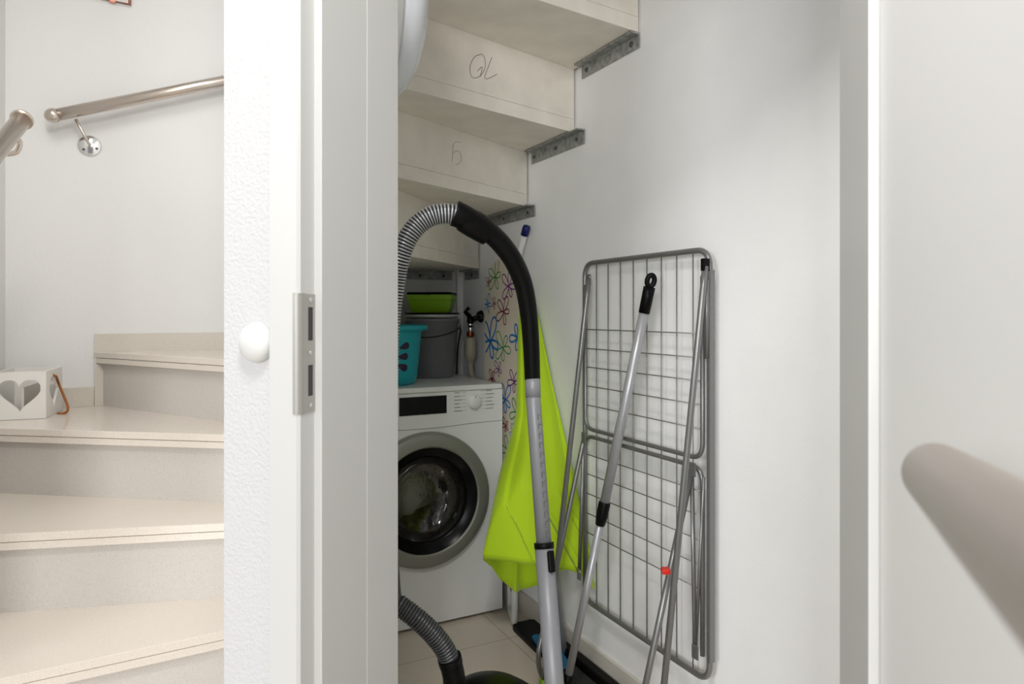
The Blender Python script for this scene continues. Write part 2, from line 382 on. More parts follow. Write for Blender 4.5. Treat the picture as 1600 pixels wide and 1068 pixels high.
# left ends meet the left or back wall
def hit(p, d, p0, n): return p+d*((p0-p).dot(n)/d.dot(n))
lines = {}
for k in 'ABCD':
    p, q = nos[k]; d = (q-p).normalized()
    if k == 'A': p2 = hit(p, d, HW+HN*.001+UP*p.z, HN)
    else: p2 = hit(p, d, lc+G*.001+UP*p.z, G)
    lines[k] = (p2, q+d*LW[k][1])
def backn(p, q):
    n = V(-(q-p).y, (q-p).x, 0).normalized(); return n if n.y > 0 else -n
order = 'DCBA'
for i, k in enumerate(order):
    p, q = lines[k]; n = backn(p, q); z = ZT[k]
    if k == 'A':
        far = HPt(395, 545, .001); q = p+(q-p).normalized()*((q-p).length-.08); ln = [p, q, far]
    else:
        k2 = order[i+1]; p3, q3 = lines[k2]; n2 = backn(p3, q3)
        r3, s3 = p3+n2*.06, q3+n2*.06
        if k == 'B':
            c_ = HC(cL, 0, .001)+G*.001
            w_ = HC(hs(p3)+.12, 0, .001)
            ln = [p, q, V(s3.x, s3.y, z), V(w_.x, w_.y, z), V(c_.x, c_.y, z)]
        else:
            ln = [p, q, V(s3.x, s3.y, z), V(r3.x, r3.y, z)]
            ln[3] = hit(V(r3.x, r3.y, z), (V(r3.x-s3.x, r3.y-s3.y, 0)).normalized(), lc+G*.001+UP*z, G)
    ln = [V(v.x, v.y, z) for v in ln]
    t = B().prism([v-UP*.021 for v in ln], V(0, 0, .021), bev=.0012)
    # lower layer of the nosing, a hair back
    l2 = [v+(n*.0018 if j < 2 else V(0, 0, 0)) for j, v in enumerate(ln)]
    t.prism([v-UP*.042 for v in l2], V(0, 0, .0195), bev=.001)
    obj('tread', t, M['tread'], st)
    zb_ = (ZT[order[i-1]] if i else .0)
    a_, b_ = p+n*.022, q+n*.022
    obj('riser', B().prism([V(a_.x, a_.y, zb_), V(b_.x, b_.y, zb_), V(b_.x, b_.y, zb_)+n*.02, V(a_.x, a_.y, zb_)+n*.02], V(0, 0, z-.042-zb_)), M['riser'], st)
for k2, z2 in (('D', .14),):                              # lowest step, below the frame
    p, q = lines['D']; n = backn(p, q)
    f = [p-n*.30, q-n*.22, q+n*.03, p+n*.03]
    obj('tread', B().prism([V(v.x, v.y, z2-.04) for v in f], V(0, 0, .04), bev=.001), M['tread'], st)
# stepped stone skirting on the hall wall
def hp(px, py): p = HPt(px, py); return hs(p), p.z
s0, zt0 = hp(148, 521); s1, _ = hp(183, 600)
sk = B()
sk.prism([HC(s0, ZT['B'], 0), HC(s1, ZT['B'], 0), HC(s1, ZT['A']-.03, 0), HC(s1, ZT['A'], 0), HC(.62, ZT['A'], 0), HC(.62, zt0, 0), HC(s0, zt0, 0)], HN*.011, bev=.0012)
struct('baseboard_hall', sk, M['skirt'])
s2, z2 = hp(120, 604.5)
sk = B(); sk.prism([HC(cL, ZT['B'], 0), HC(s0-.001, ZT['B'], 0), HC(s0-.001, z2, 0), HC(cL, z2, 0)], HN*.009, bev=.0012)
struct('baseboard_hall_lower', sk, M['skirt'])

# underside of the upper flight: (wall px of edge, direction into the closet, length)
UL = {11: (V(.362, 1.932, 0), V(-.826, -.563, 0), .60), 10: (V(.206, 2.227, 0), V(-.743, -.669, 0), .94),
      9: (V(.058, 2.51, 0), V(-.59, -.807, 0), .92), 8: (V(-.139, 2.889, 0), V(-.3, -.954, 0), 1.14)}
for k, (p, d, L_) in UL.items():
    p = hit(p, d, WR-G*.006, G); UL[k] = (p, p+d.normalized()*L_, d.normalized())
UZ = {10: 1.905, 9: 1.70, 8: 1.505, 7: 1.30}
TH = .042
def edge_n(k):          # away from the camera, towards the lower steps
    d = UL[k][2]; n = V(d.y, -d.x, 0); return n if n.x < 0 else -n
conc = {}
for n_ in (10, 9, 8, 7):
    z = UZ[n_]
    pn, qn, _ = UL[n_+1]
    if n_ > 7:
        pf, qf, _ = UL[n_]; e_ = edge_n(n_)
        pf2 = hit(pf, E, pf+e_*.045, e_); poly = [pn, qn, qf+e_*.045, pf2]
    else:
        cc = WC(cs-.001, 0, .005)-G*.0
        poly = [pn, qn, V(-.78, 2.70, 0), cc-G*.60-E*.003, cc-E*.003]
    obj('tread', B().prism([V(v.x, v.y, z) for v in poly], V(0, 0, TH), bev=.0012), M['concrete'], st)
    e_ = edge_n(n_+1)
    zt_ = UZ[n_+1] if n_+1 in UZ else 2.11
    p1 = pn+e_*.0012; q1 = qn+e_*.0012
    rz = obj('riser', B().prism([V(p1.x, p1.y, z+TH+.0008), V(q1.x, q1.y, z+TH+.0008), V(q1.x, q1.y, z+TH+.0008)+e_*.035, V(p1.x, p1.y, z+TH+.0008)+e_*.035], V(0, 0, zt_-z-TH-.0012)), M['concrete'], st)
    conc[n_+1] = (rz, V(p1.x, p1.y, z), e_)
# top tread beyond the frame
p, q, _ = UL[11]; e_ = edge_n(11)
obj('tread', B().prism([V(v.x, v.y, 2.11) for v in (p+e_*.05, q+e_*.05, q-e_*.3, hit(p, E, p-e_*.3, e_))], V(0, 0, TH)), M['concrete'], st)
# handwritten numbers on the riser backs
def stroke(k, pix, r, m, name='handwritten_number'):
    rz, p0, e_ = conc[k]; b = B()
    for s_ in pix:
        pts = [onplane(x, y, p0-e_*.0004, e_) for x, y in s_]
        b.tube(smooth_path(pts, .004), r, 6)
    return obj(name, b, m, rz)
zz = lambda L: [[(600+x/3.556, y/3.556) for x, y in s_] for s_ in L]
stroke(10, zz([[(545, 300), (505, 315), (480, 360), (478, 400), (490, 428), (515, 432), (545, 410), (562, 370), (560, 325), (545, 300)],
               [(520, 395), (545, 372), (535, 425)], [(600, 318), (580, 370), (560, 425), (568, 438), (590, 432), (628, 412)]]), .0007, M['ink'])
stroke(9, zz([[(384, 800), (382, 850), (378, 900)], [(384, 800), (400, 788), (430, 790)], [(384, 850), (410, 838), (428, 860), (428, 890), (415, 910), (398, 912)]]), .0005, M['inkgrey'])

# galvanised brackets
def bracket(px0, px1, z, label, nb=(.1, .9), h=.042, depth=.03):
    a0 = wall_s(WP(px0, 300)); a1 = wall_s(WP(px1, 300)); lo_, hi_ = min(a0, a1), max(a0, a1)
    t = thing('steel_bracket', label, 'bracket', WC((lo_+hi_)/2, z-h, .001), 'steel angles carrying the stair treads')
    m_ = (lo_+hi_)/2
    b = B(); b.box(WC(m_, z-h/2-.0005, .0035), (hi_-lo_, .005, h), (E, -G, UP), bev=.0012)
    b.box(WC(m_, z-.003, .004+depth/2), (hi_-lo_, depth, .005), (E, -G, UP), bev=.0012)
    obj('angle_bar', b, M['galv'], t)
    for f in nb:
        obj('bolt', B().lathe(WC(lo_+(hi_-lo_)*f, z-h*.55, .005), -G, [(.008, 0), (.008, .001), (.0055, .001), (.0055, .0045), (.0001, .0045)], 12), M['bolt'], t)
bracket(1001, 911, 1.904, 'galvanised steel bracket highest on the right closet wall', (.12, .9))
bracket(915, 832, 1.699, 'galvanised steel bracket second from the top on the right closet wall', (.12, .5, .93), .046)
bracket(837, 762, 1.504, 'galvanised steel bracket just above the white broom pole', (.12, .6))
bracket(750, 728, 1.299, 'short dark steel bracket near the closet corner above the tap', (.5,), .04)
t = thing('steel_bracket', 'long dark steel bracket on the closet back wall above the green planter', 'bracket', c2-G*.3+UP*1.26, 'steel angles carrying the stair treads')
cb = c2-G*.20-E*.0035
obj('angle_bar', B().box(cb+UP*1.28, (.30, .005, .042), (G, E, UP), bev=.001).box(cb-E*.014+UP*1.2965, (.30, .03, .005), (G, E, UP), bev=.001), M['galv'], t)
for f in (-.07, .0, .11): obj('bolt', B().lathe(cb+G*f+UP*1.277-E*.002, -E, [(.008, 0), (.0055, .001), (.0055, .0045), (.0001, .0045)], 12), M['bolt'], t)

# ------------------------------------------------------------------ closet lamp
lampc = V(-.311, 1.44, 0); ldir = V(.41, -1.04, 0)*-1
wn = V(1.05, .408, 0).normalized()
lampp = V(-.212, 1.19, 0)+V(-.408, 1.05, 0).normalized()*.262
lt = thing('wall_lamp', 'round white wall lamp high on the closet left wall under the stairs', 'lamp', lampp+UP*1.755)
lp = lampp+UP*1.755+wn*.001
obj('lamp_base', B().lathe(lp, wn, [(.185, 0), (.192, .006), (.196, .03), (.192, .042), (.0001, .042)], 64), M['whitep'], lt)
obj('lamp_shade', B().lathe(lp, wn, [(.187, .043), (.186, .052), (.178, .070), (.16, .087), (.13, .102), (.09, .112), (.045, .118), (.0001, .120)], 64), M['lampglass'], lt)

# ------------------------------------------------------------------ handrails
hr = thing('handrail', 'brushed steel handrail with ball end on the stair hall back wall', 'handrail', HC(-.1, 1.77, 0))
ra = HPt(88, 179.5, .075); rb = HPt(350, 126.5, .075); rd = (rb-ra).normalized()
obj('rail_tube', B().tube([ra, rb+rd*.6], .0215, 24), M['steel'], hr)
obj('end_ball', B().lathe(ra-rd*.012, rd, [(.0001, -.027), (.012, -.0245), (.021, -.017), (.026, -.006), (.027, .002), (.0255, .010), (.0215, .018)], 28), M['steel'], hr)
dk = HPt(140, 228, .0)
f = lambda px, py, off: HPt(px, py, off)
jo = HPt(118, 186, .075)
obj('support_arm', B().tube(round_path([jo, HPt(140, 226, .05), HPt(141, 229, .004)], .012), .0055, 12), M['steel'], hr)
ro = obj('wall_rosette', B().lathe(dk, HN, [(.0001, 0), (.0395, 0), (.0395, .003), (.037, .005), (.0001, .0052)], 40), M['chrome'], hr)
for a in (80, 200, 320):
    o_ = dk+G*math.cos(math.radians(a+20))*.025+UP*math.sin(math.radians(a+20))*.025+HN*.005
    obj('screw', B().lathe(o_, HN, [(.0001, 0), (.005, 0), (.0045, .0015), (.002, .0015), (.0018, .0004), (.0001, .0004)], 14), M['bolt'], ro)
hr2 = thing('handrail', 'brushed steel handrail with flat end cap, at the left edge of the photo', 'handrail', P(0, 230, 1.72))
e0 = P(34, 187, 1.75); d2 = (P(-40, 279, 1.52)-e0).normalized()
obj('rail_tube', B().tube([e0, e0+d2*.9], .0215, 24), M['steel'], hr2)
obj('end_cap', B().lathe(e0+d2*.004, -d2, [(.0255, 0), (.0265, .002), (.0265, .007), (.024, .010), (.0001, .011)], 32), M['steel'], hr2)
k0 = e0+d2*.06
obj('support_arm', B().tube(smooth_path([k0-UP*.015, P(31, 222, 1.73), P(27, 236, 1.73), P(16, 240, 1.73), P(0, 239, 1.73), P(-35, 234, 1.74), P(-75, 231, 1.72)], .006), .0065, 12), M['steel'], hr2)
# near, blurred handrail
e1 = P(1465, 742, .455); e2 = P(1640, 883, .215); dn = (e2-e1).normalized()
hr3 = thing('handrail', 'large brushed steel handrail end nearest the viewer, in front of the open door leaf', 'handrail', e1-UP*.04)
obj('rail_tube', B().tube([e1+dn*.004, e1+dn*.9], .0212, 40), M['steel_dark'], hr3)
obj('end_cap', B().lathe(e1+dn*.004, -dn, [(.0212, 0), (.0212, .004), (.019, .009), (.013, .0125), (.006, .0138), (.0001, .014)], 40), M['steel_dark'], hr3)

# picture frame at the top of the hall wall
fx, fz = hp(204, 10)
pf = thing('picture_frame', 'copper wire picture frame at the top of the hall wall', 'picture frame', HC(fx-.12, fz, .0))
b = B()
fw, fh = .26, .3
b.tube([HC(fx, fz, .012), HC(fx-fw, fz, .012), HC(fx-fw, fz+fh, .012), HC(fx, fz+fh, .012)], .003, 8, closed=True)
b.tube([HC(fx-.006, fz+.006, .008), HC(fx-fw+.006, fz+.006, .008), HC(fx-fw+.006, fz+fh-.006, .008), HC(fx-.006, fz+fh-.006, .008)], .002, 8, closed=True)
obj('frame', b, M['copper'], pf)
obj('print', B().box(HC(fx-fw/2, fz+fh/2, .004), (fw-.01, .006, fh-.01), (G, HN, UP)), M['print'], pf)
obj('latch', B().box(HC(fx-.06, fz, .014), (.02, .008, .008), (G, HN, UP), bev=.001), M['copper'], pf)

# white box with hearts on the step
bx = thing('heart_box', 'white wooden box with heart cut-outs and rope handle on the upper stair step', 'box', atZ(72, 653.5, ZT['B']))
bo = ORG[bx.name]+UP*.001
G_, E_ = G, E; G = V(.9325, .361, 0); E = V(-.361, .9325, 0)       # the box stands slightly turned
bw, bd, bh, th = .152, .215, .158, .008
def heart(s, n=40):
    out = []
    for i in range(n):
        t = 2*PI*i/n
        out.append((s*(16*math.sin(t)**3)/17, s*(13*math.cos(t)-5*math.cos(2*t)-2*math.cos(3*t)-math.cos(4*t)+2.5)/17))
    return out
def panel_heart(org, ux, nrm, wd, ht, hx, hz, s):     # rectangular board with a heart-shaped hole
    t = B(); hl = [(hx+x, hz+y) for x, y in heart(s)][::-1]; n = len(hl)
    rect = []
    for x, y in hl:
        dx, dy = x-hx, y-hz; k = 1e9
        if abs(dx) > 1e-9: k = min(k, ((wd-hx) if dx > 0 else hx)/abs(dx))
        if abs(dy) > 1e-9: k = min(k, ((ht-hz) if dy > 0 else hz)/abs(dy))
        rect.append((hx+dx*k, hz+dy*k))
    for q in ((0, 0), (wd, 0), (wd, ht), (0, ht)):
        j = min(range(n), key=lambda i: (rect[i][0]-q[0])**2+(rect[i][1]-q[1])**2); rect[j] = q
    F = lambda q, o: org+ux*q[0]+UP*q[1]+nrm*o
    R = [[F(q, 0) for q in hl], [F(q, 0) for q in rect], [F(q, -th) for q in rect], [F(q, -th) for q in hl]]
    t.rings(R, closed=True, smooth=False); return t
obj('front_panel', panel_heart(bo-G*bw, G, -E, bw, bh, bw/2+.001, bh*.49, .064), M['wood'], bx)
obj('side_panel', panel_heart(bo+E*.0082, E, G, bd-.0164, bh, bd*.44, bh*.49, .064), M['wood'], bx)
obj('back_panel', B().box(bo-G*bw/2+E*(bd-th/2)+UP*bh/2, (bw, th, bh), (G, E, UP)), M['wood'], bx)
obj('side_panel', B().box(bo-G*(bw-th/2)+E*bd/2+UP*bh/2, (th, bd-2.1*th, bh), (G, E, UP)), M['wood'], bx)
obj('bottom', B().box(bo-G*bw/2+E*bd/2+UP*(th/2), (bw-2*th-.001, bd-2*th-.001, th), (G, E, UP)), M['woodin'], bx)
obj('divider', B().box(bo-G*bw*.45+E*bd*.5+UP*.06, (.006, bd-2*th-.004, .09), (G, (E*.999).normalized(), UP)), M['woodin'], bx)
h0 = bo+G*.002+E*bd*.42+UP*bh*.86
obj('rope_handle', B().tube(smooth_path([h0-G*.006, h0+G*.006-UP*.002, P(92, 600, 2.43), P(99, 617, 2.42), P(105, 632, 2.41), P(106, 640, 2.40), P(101, 645, 2.40), P(90, 645.5, 2.40)], .005), .0042, 10), M['rope'], bx)
G, E = G_, E_

# ------------------------------------------------------------------ washing machine
mc = V(-.036, 2.55, 0)
wmn = thing('washing_machine', 'white front-loading washing machine with satin grey porthole ring', 'washing machine', mc-G*.3)
def MC(s, z, off=0): return mc-G*s-E*off+UP*z          # s left of the right front edge, off towards the viewer
WMH, WMW, WMD = .85, .60, .50
cx, cz, R1 = .30, .455, .238
b = B(); n = 96; rect = []; circ = []
for i in range(n):
    a = 2*PI*i/n; dx, dy = math.cos(a), math.sin(a)
    k = min((WMW-cx)/dx if dx > 1e-6 else 1e9, -cx/dx if dx < -1e-6 else 1e9, (WMH-.02-cz)/dy if dy > 1e-6 else 1e9, -(cz-.012)/dy if dy < -1e-6 else 1e9)
    rect.append([cx+dx*k, cz+dy*k]); circ.append((cx+dx*(R1-.03), cz+dy*(R1-.03)))
for q in ((0, .012), (WMW, .012), (WMW, WMH-.02), (0, WMH-.02)):
    j = min(range(n), key=lambda i: (rect[i][0]-q[0])**2+(rect[i][1]-q[1])**2); rect[j] = list(q)
b.rings([[MC(x, z, -.03) for x, z in circ], [MC(x, z, 0) for x, z in circ], [MC(x, z, 0) for x, z in rect], [MC(x, z, -WMD) for x, z in rect]], cap0=False, smooth=False)
obj('body', b, M['white'], wmn)
obj('plinth', B().box(MC(.3, .008, -.25), (.56, .44, .015), (G, E, UP)), M['black'], wmn)
obj('top_plate', B().box(MC(.3, WMH-.0095, -WMD/2), (WMW, WMD, .019), (G, E, UP), bev=.004, seg=3), M['white'], wmn)
sm = B(); sm.tube(smooth_path([MC(.004, .7125, .0005), MC(.12, .711, .0005), MC(.22, .706, .0005), MC(.30, .7045, .0005), MC(.38, .706, .0005), MC(.48, .711, .0005), MC(.596, .7125, .0005)], .01), .0008, 6)
obj('panel_seam', sm, M['text'], wmn)
obj('display', B().box(MC(.312, .787, .0012), (.176, .003, .064), (G, E, UP), bev=.0008), M['blackgloss'], wmn, label='black display window')
kb = MC(.1175, .7905)
kn = obj('program_knob', B().lathe(kb, -E, [(.0275, .0), (.0275, .003), (.026, .003), (.0245, .016), (.023, .018), (.0001, .0182)], 40), [M['white']], wmn)
obj('knob_mark', B().box(kb+UP*.017-E*.0184, (.002, .0008, .009), (G, E, UP)), M['text'], kn)
txl, txr = B(), B()
for i in range(6):
    z = .826-.0132*i
    for j in range(5+(i*7) % 3):
        txl.box(MC(.192-.0042*j, z-.001, .0006), (.003, .0006, .0026), (G, E, UP))
    for j in range(6+(i*5) % 3):
        txr.box(MC(.066-.0042*j, z+.0015, .0006), (.003, .0006, .0026), (G, E, UP))
    txl.box(MC(.156, z, .0006), (.02, .0005, .0006), (G, E, UP)); txr.box(MC(.079, z+.001, .0006), (.018, .0005, .0006), (G, E, UP))
obj('programme_lettering', txl, M['text'], wmn, label='small grey programme lettering left of the dial')
obj('programme_lettering', txr, M['text'], wmn, label='small grey programme lettering right of the dial')
dcn = MC(cx, cz)
dr = obj('porthole_door', B().lathe(dcn, -E, [(.186, .026), (.189, .030), (.194, .0315), (.226, .025), (.2355, .019), (.238, .010), (.239, .0005), (.21, .0005), (.186, .004)], 96, cap0=False, cap1=False, mfun=None), M['ring'], wmn, label='satin grey ring of the porthole door')
obj('inner_rim', B().lathe(dcn, -E, [(.1875, .0265), (.185, .024), (.170, .014), (.158, .007), (.150, .003), (.150, -.002), (.194, -.002)], 96, cap0=False, cap1=False), M['blackgloss'], dr)
obj('door_glass', B().lathe(dcn, -E, [(.149, .0025), (.145, -.006), (.135, -.028), (.118, -.045), (.085, -.058), (.045, -.064), (.02, -.0656), (.006, -.066), (.0015, -.066), (.0015, -.070), (.006, -.070), (.02, -.0696), (.045, -.068), (.087, -.062), (.122, -.048), (.139, -.030), (.149, -.006)], 72, cap0=False, cap1=False), M['glass'], dr)
obj('drum', B().lathe(dcn, E, [(.205, .032), (.205, .04), (.168, .06), (.21, .08), (.235, .09), (.235, .36), (.0001, .36)], 72, cap0=False, cap1=False), M['drum'], wmn)
for a in (95, 215, 335):
    c_ = dcn+E*.22+(-G*math.cos(math.radians(a))+UP*math.sin(math.radians(a)))*.205
    ax = (-G*math.cos(math.radians(a))+UP*math.sin(math.radians(a)))
    obj('drum_paddle', B().box(c_, (.05, .22, .03), (ax, E, ax.cross(E)), bev=.01), M['drum'], wmn)
tag_l = B()
for i in range(9):
    ang = random.uniform(0, PI)
    c_ = dcn+E*random.uniform(.12, .26)+G*random.uniform(-.11, .11)-UP*random.uniform(.12, .17)
    tag_l.tube(smooth_path([c_+V(random.uniform(-.05, .05), random.uniform(-.03, .03), random.uniform(-.02, .03)) for _ in range(4)], .01), .018, 8)
tag(obj('laundry', tag_l, M['laundry'], origin=dcn-UP*.15+E*.2), 'crumpled brownish laundry heap inside the washing machine drum', 'laundry', kind='stuff')
obj('service_flap', B().tube([MC(.592, .115, .001), MC(.592, .255, .001), MC(.563, .262, .001), MC(.563, .108, .001)], .0018, 8, closed=True), M['white'], wmn)
for s_ in (.05, .55):
    for o_ in (.05, .45): obj('foot', B().lathe(MC(s_, 0, -o_), UP, [(.02, 0), (.02, .012)], 16), M['rubber'], wmn)

# things on top of the machine
TOP = WMH+.0005
tb = V(-.447, 2.535, TOP)
bk_ = thing('teal_basket', 'teal plastic basket with purple petals at the front of the washing machine top', 'basket', tb)
obj('shell', B().lathe(tb, UP, [(.0001, 0), (.080, 0), (.088, .006), (.094, .03), (.110, .19), (.112, .196), (.131, .200), (.134, .208), (.131, .218), (.116, .219), (.107, .205), (.090, .02), (.0001, .012)], 56), M['teal'], bk_)
pe = B()
for (px, py, ang, L_) in ((632, 541, 20, .034), (630, 557, 5, .034), (629, 573, -25, .036), (613, 536, 150, .036), (612, 560, 170, .036), (606, 528, 120, .03)):
    r = ray(px, py); best = None; o_ = V(0, 0, CAMH)
    t = 2.0
    while t < 2.9:                       # march to the basket wall
        q = o_+r*t; rr = .094+(.110-.094)*max(0, min(1, (q.z-TOP-.03)/.16)); dd = (V(q.x, q.y, 0)-V(tb.x, tb.y, 0)).length
        if dd < rr+.0012: best = q; break
        t += .0005
    if best is None: continue
    nn = (V(best.x, best.y, 0)-V(tb.x, tb.y, 0)).normalized(); tu = V(-nn.y, nn.x, 0); tu = tu if tu.x > 0 else -tu
    dr_ = tu*math.cos(math.radians(ang))+UP*math.sin(math.radians(ang)); pr = nn.cross(dr_)
    ring = []
    for j in range(20):
        a = 2*PI*j/20; l_ = math.cos(a)*L_*.6; w_ = math.sin(a)*L_*.33*(1+.55*math.cos(a))
        q = best+dr_*l_+pr*w_; rr = .094+(.110-.094)*max(0, min(1, (q.z-TOP-.03)/.16))
        h_ = V(q.x-tb.x, q.y-tb.y, 0).normalized()*(rr+.0009); ring.append(V(tb.x+h_.x, tb.y+h_.y, q.z))
    rr = .094+(.110-.094)*max(0, min(1, (best.z-TOP-.03)/.16)); h_ = V(best.x-tb.x, best.y-tb.y, 0).normalized()*(rr+.0016)
    cpt = V(tb.x+h_.x, tb.y+h_.y, best.z)
    for j in range(20): pe.poly([ring[j], ring[(j+1) % 20], cpt])
obj('petal_print', pe, M['purple'], bk_, label='dark purple petals')

bc = V(-.331, 2.832, TOP)
bu = thing('bucket', 'grey plastic bucket with thin wire handle on the washing machine', 'bucket', bc)
obj('shell', B().lathe(bc, UP, [(.0001, .004), (.080, .004), (.081, 0), (.086, 0), (.088, .006), (.108, .228), (.114, .230), (.115, .238), (.109, .240), (.104, .232), (.083, .01), (.0001, .008)], 56), M['bucket'], bu)
vd = V(-bc.x, -bc.y, 0).normalized(); vr = V(vd.y, -vd.x, 0)*-1
hd = []
for i in range(17):
    a = PI*i/16; hd.append(bc+UP*(.212-.045*math.sin(a)-.006*math.sin(2*a))+vr*(-math.cos(a)*.1155)+vd*(.014+.112*math.sin(a)))
obj('wire_handle', B().tube(hd, .0022, 8), M['black'], bu)
for s_ in (-1, 1): obj('handle_lug', B().box(bc+UP*.222+vr*s_*.111, (.008, .012, .014), (vr, vd, UP), bev=.003), M['bucket'], bu)
tr = bc+UP*.2415
tag(obj('tray', B().lathe(tr-vr*.0, UP, [(.0001, .001), (.09, .001), (.104, .003), (.111, .010), (.110, .015), (.107, .014), (.10, .008), (.088, .0045), (.0001, .004)], 56), M['whitep'], origin=tr), 'shallow white round tray lying on the grey bucket', 'tray')
tag(obj('lid', B().lathe(tr+UP*.0155, UP, [(.0001, .0), (.102, .0), (.113, .001), (.1145, .004), (.112, .007), (.10, .0065), (.0001, .0055)], 56), M['black'], origin=tr+UP*.0155), 'thin black lid between the white tray and the green planter', 'lid')
pc = tr+UP*.0231
pl = thing('planter_box', 'lime green plastic planter box with black insert on the grey bucket', 'planter', pc)
gx, gy = (vr*.98+vd*.2).normalized(), None; gy = UP.cross(gx)
def frus(z0, z1, w0, d0, w1, d1, b):
    q = lambda w_, d_, z: [pc+gx*sx*w_/2+gy*sy*d_/2+UP*z for sx, sy in ((-1,-1), (1,-1), (1,1), (-1,1))]
    b.rings([q(w0, d0, z0), q(w1, d1, z1)], smooth=False); return b
fb = frus(0, .052, .150, .10, .178, .125, B()); frus(.0525, .073, .184, .130, .186, .132, fb)
bmesh.ops.bevel(fb.bm, geom=fb.bm.edges[:], offset=.003, segments=2, affect='EDGES')
obj('trough', fb, M['limep'], pl)
ib = frus(.0735, .083, .188, .134, .182, .128, B()); bmesh.ops.bevel(ib.bm, geom=ib.bm.edges[:], offset=.002, segments=2, affect='EDGES')
obj('insert', ib, M['black'], pl, label='black insert rim')
obj('clip', B().box(pc+gy*-.067+UP*.075, (.006, .004, .008), (gx, gy, UP)), M['black'], pl)

# water tap and hose valve on the right wall
tp = WP(752, 494, 0); tw = thing('water_tap', 'black and chrome water tap on the closet wall behind the washing machine', 'tap', tp)
obj('wall_flange', B().lathe(WP(752, 494, .001), -G, [(.0001, 0), (.026, 0), (.026, .004), (.019, .016), (.012, .018), (.0001, .018)], 28), M['blackgloss'], tw)
tc_ = WP(735, 500, .062)
obj('tap_body', B().tube([WP(752, 494, .015), WP(745, 496, .05), tc_], .011, 16).lathe(tc_+UP*.015, -UP, [(.0001, 0), (.014, 0), (.015, .02), (.010, .03), (.010, .045), (.0001, .045)], 20), M['blackgloss'], tw)
obj('lever', B().tube([tc_+UP*.012, P(727, 487, tc_.y-.01), P(733, 480, tc_.y-.01)], .010, 12, squash=(1, .5)), M['black'], tw)
obj('spout', B().lathe(tc_-UP*.012, -UP, [(.011, 0), (.012, .008), (.008, .012), (.009, .03), (.012, .034), (.0001, .034)], 20), M['chrome'], tw)
hv = thing('hose_valve', 'beige plastic hose valve and pipe hanging below the black tap', 'hose valve', tc_-UP*.3)
obj('copper_nut', B().lathe(tc_-UP*.047, -UP, [(.0001, 0), (.015, 0), (.016, .004), (.016, .018), (.013, .022), (.0001, .022)], 12), M['brass'], hv)
obj('valve_body', B().lathe(tc_-UP*.070, -UP, [(.0001, 0), (.018, 0), (.022, .008), (.025, .03), (.025, .07), (.021, .09), (.014, .097), (.014, .104), (.0001, .104)], 24), M['beige'], hv)
obj('inlet_hose', B().tube(smooth_path([tc_-UP*.172, tc_-UP*.22+G*.006, tc_-UP*.3+G*.03, tc_-UP*.62+G*.03], .01), .0115, 16), M['beige'], hv)
tag(obj('cable', B().tube(smooth_path([WP(722.5, 512, .004)-G*.02, bc+UP*.19+vr*.119-vd*.03, bc+UP*.12+vr*.108-vd*.03, bc+UP*.06+vr*.104-vd*.02, bc+UP*.008+vr*.103-vd*.02], .006), .003, 8), M['black'], origin=bc), 'thin black cable hanging beside the grey bucket', 'cable')

# ------------------------------------------------------------------ ironing board
ob = .036; bt = .012
sa = wall_s(WP(811, 500, ob+bt)); sb_ = wall_s(WP(757, 500, ob+bt)); ztop = WP(776, 403, ob+bt).z
ib_ = thing('ironing_board', 'folded ironing board with flowered cream cover between washing machine and wall', 'ironing board', WC((sa+sb_)/2, 0, ob))
m_, hw = (sa+sb_)/2, (sb_-sa)/2
out = [(m_-hw, .16), (m_-hw, ztop-.42)]
for i in range(25):
    a = PI*i/24; x = math.cos(a); out.append((m_-hw*math.copysign(abs(x)**.75, x), ztop-.42+.42*math.sin(a)**.62))
out += [(m_+hw, ztop-.42), (m_+hw, .16), (m_+hw-.05, .12), (m_-hw+.05, .12)]
clean = []
for q in out:
    if not clean or (abs(q[0]-clean[-1][0])+abs(q[1]-clean[-1][1])) > 1e-4: clean.append(q)
cv = B().prism([WC(s, z, ob) for s, z in clean], -G*bt, bev=.003)
FM = ['f_green', 'f_purple', 'f_blue', 'f_red']
def flower(px, py, R, col, lw, rot):
    c = WP(px, py, ob+bt+.0006); s0_, z0_ = wall_s(c), c.z; lw *= 1.45
    for k in range(5):
        a0 = rot+2*PI*k/5+.15*math.sin(k*2.1); Lp = R*(1+.25*math.sin(k*1.7+rot)); loop = []
        for j in range(22):
            t = 2*PI*j/22; l_ = Lp*.5*(1-math.cos(t)); w_ = Lp*.23*math.sin(t)*(.35+.65*(l_/Lp))*1.25
            loop.append((s0_+l_*math.cos(a0)-w_*math.sin(a0), z0_+l_*math.sin(a0)+w_*math.cos(a0)))
        lw *= 1.0
        for j in range(22):
            p, q = loop[j], loop[(j+1) % 22]; dx, dz = q[0]-p[0], q[1]-p[1]; l = math.hypot(dx, dz) or 1; nx, nz = -dz/l*lw, dx/l*lw
            if all(sa+.004 < w_ < sb_-.004 for w_ in (p[0], q[0])) and .14 < p[1] < ztop-.012:
                cv.poly([WC(p[0]-nx, p[1]-nz, ob+bt+.0006), WC(q[0]-nx, q[1]-nz, ob+bt+.0006), WC(q[0]+nx, q[1]+nz, ob+bt+.0006), WC(p[0]+nx, p[1]+nz, ob+bt+.0006)], 1+FM.index(col))
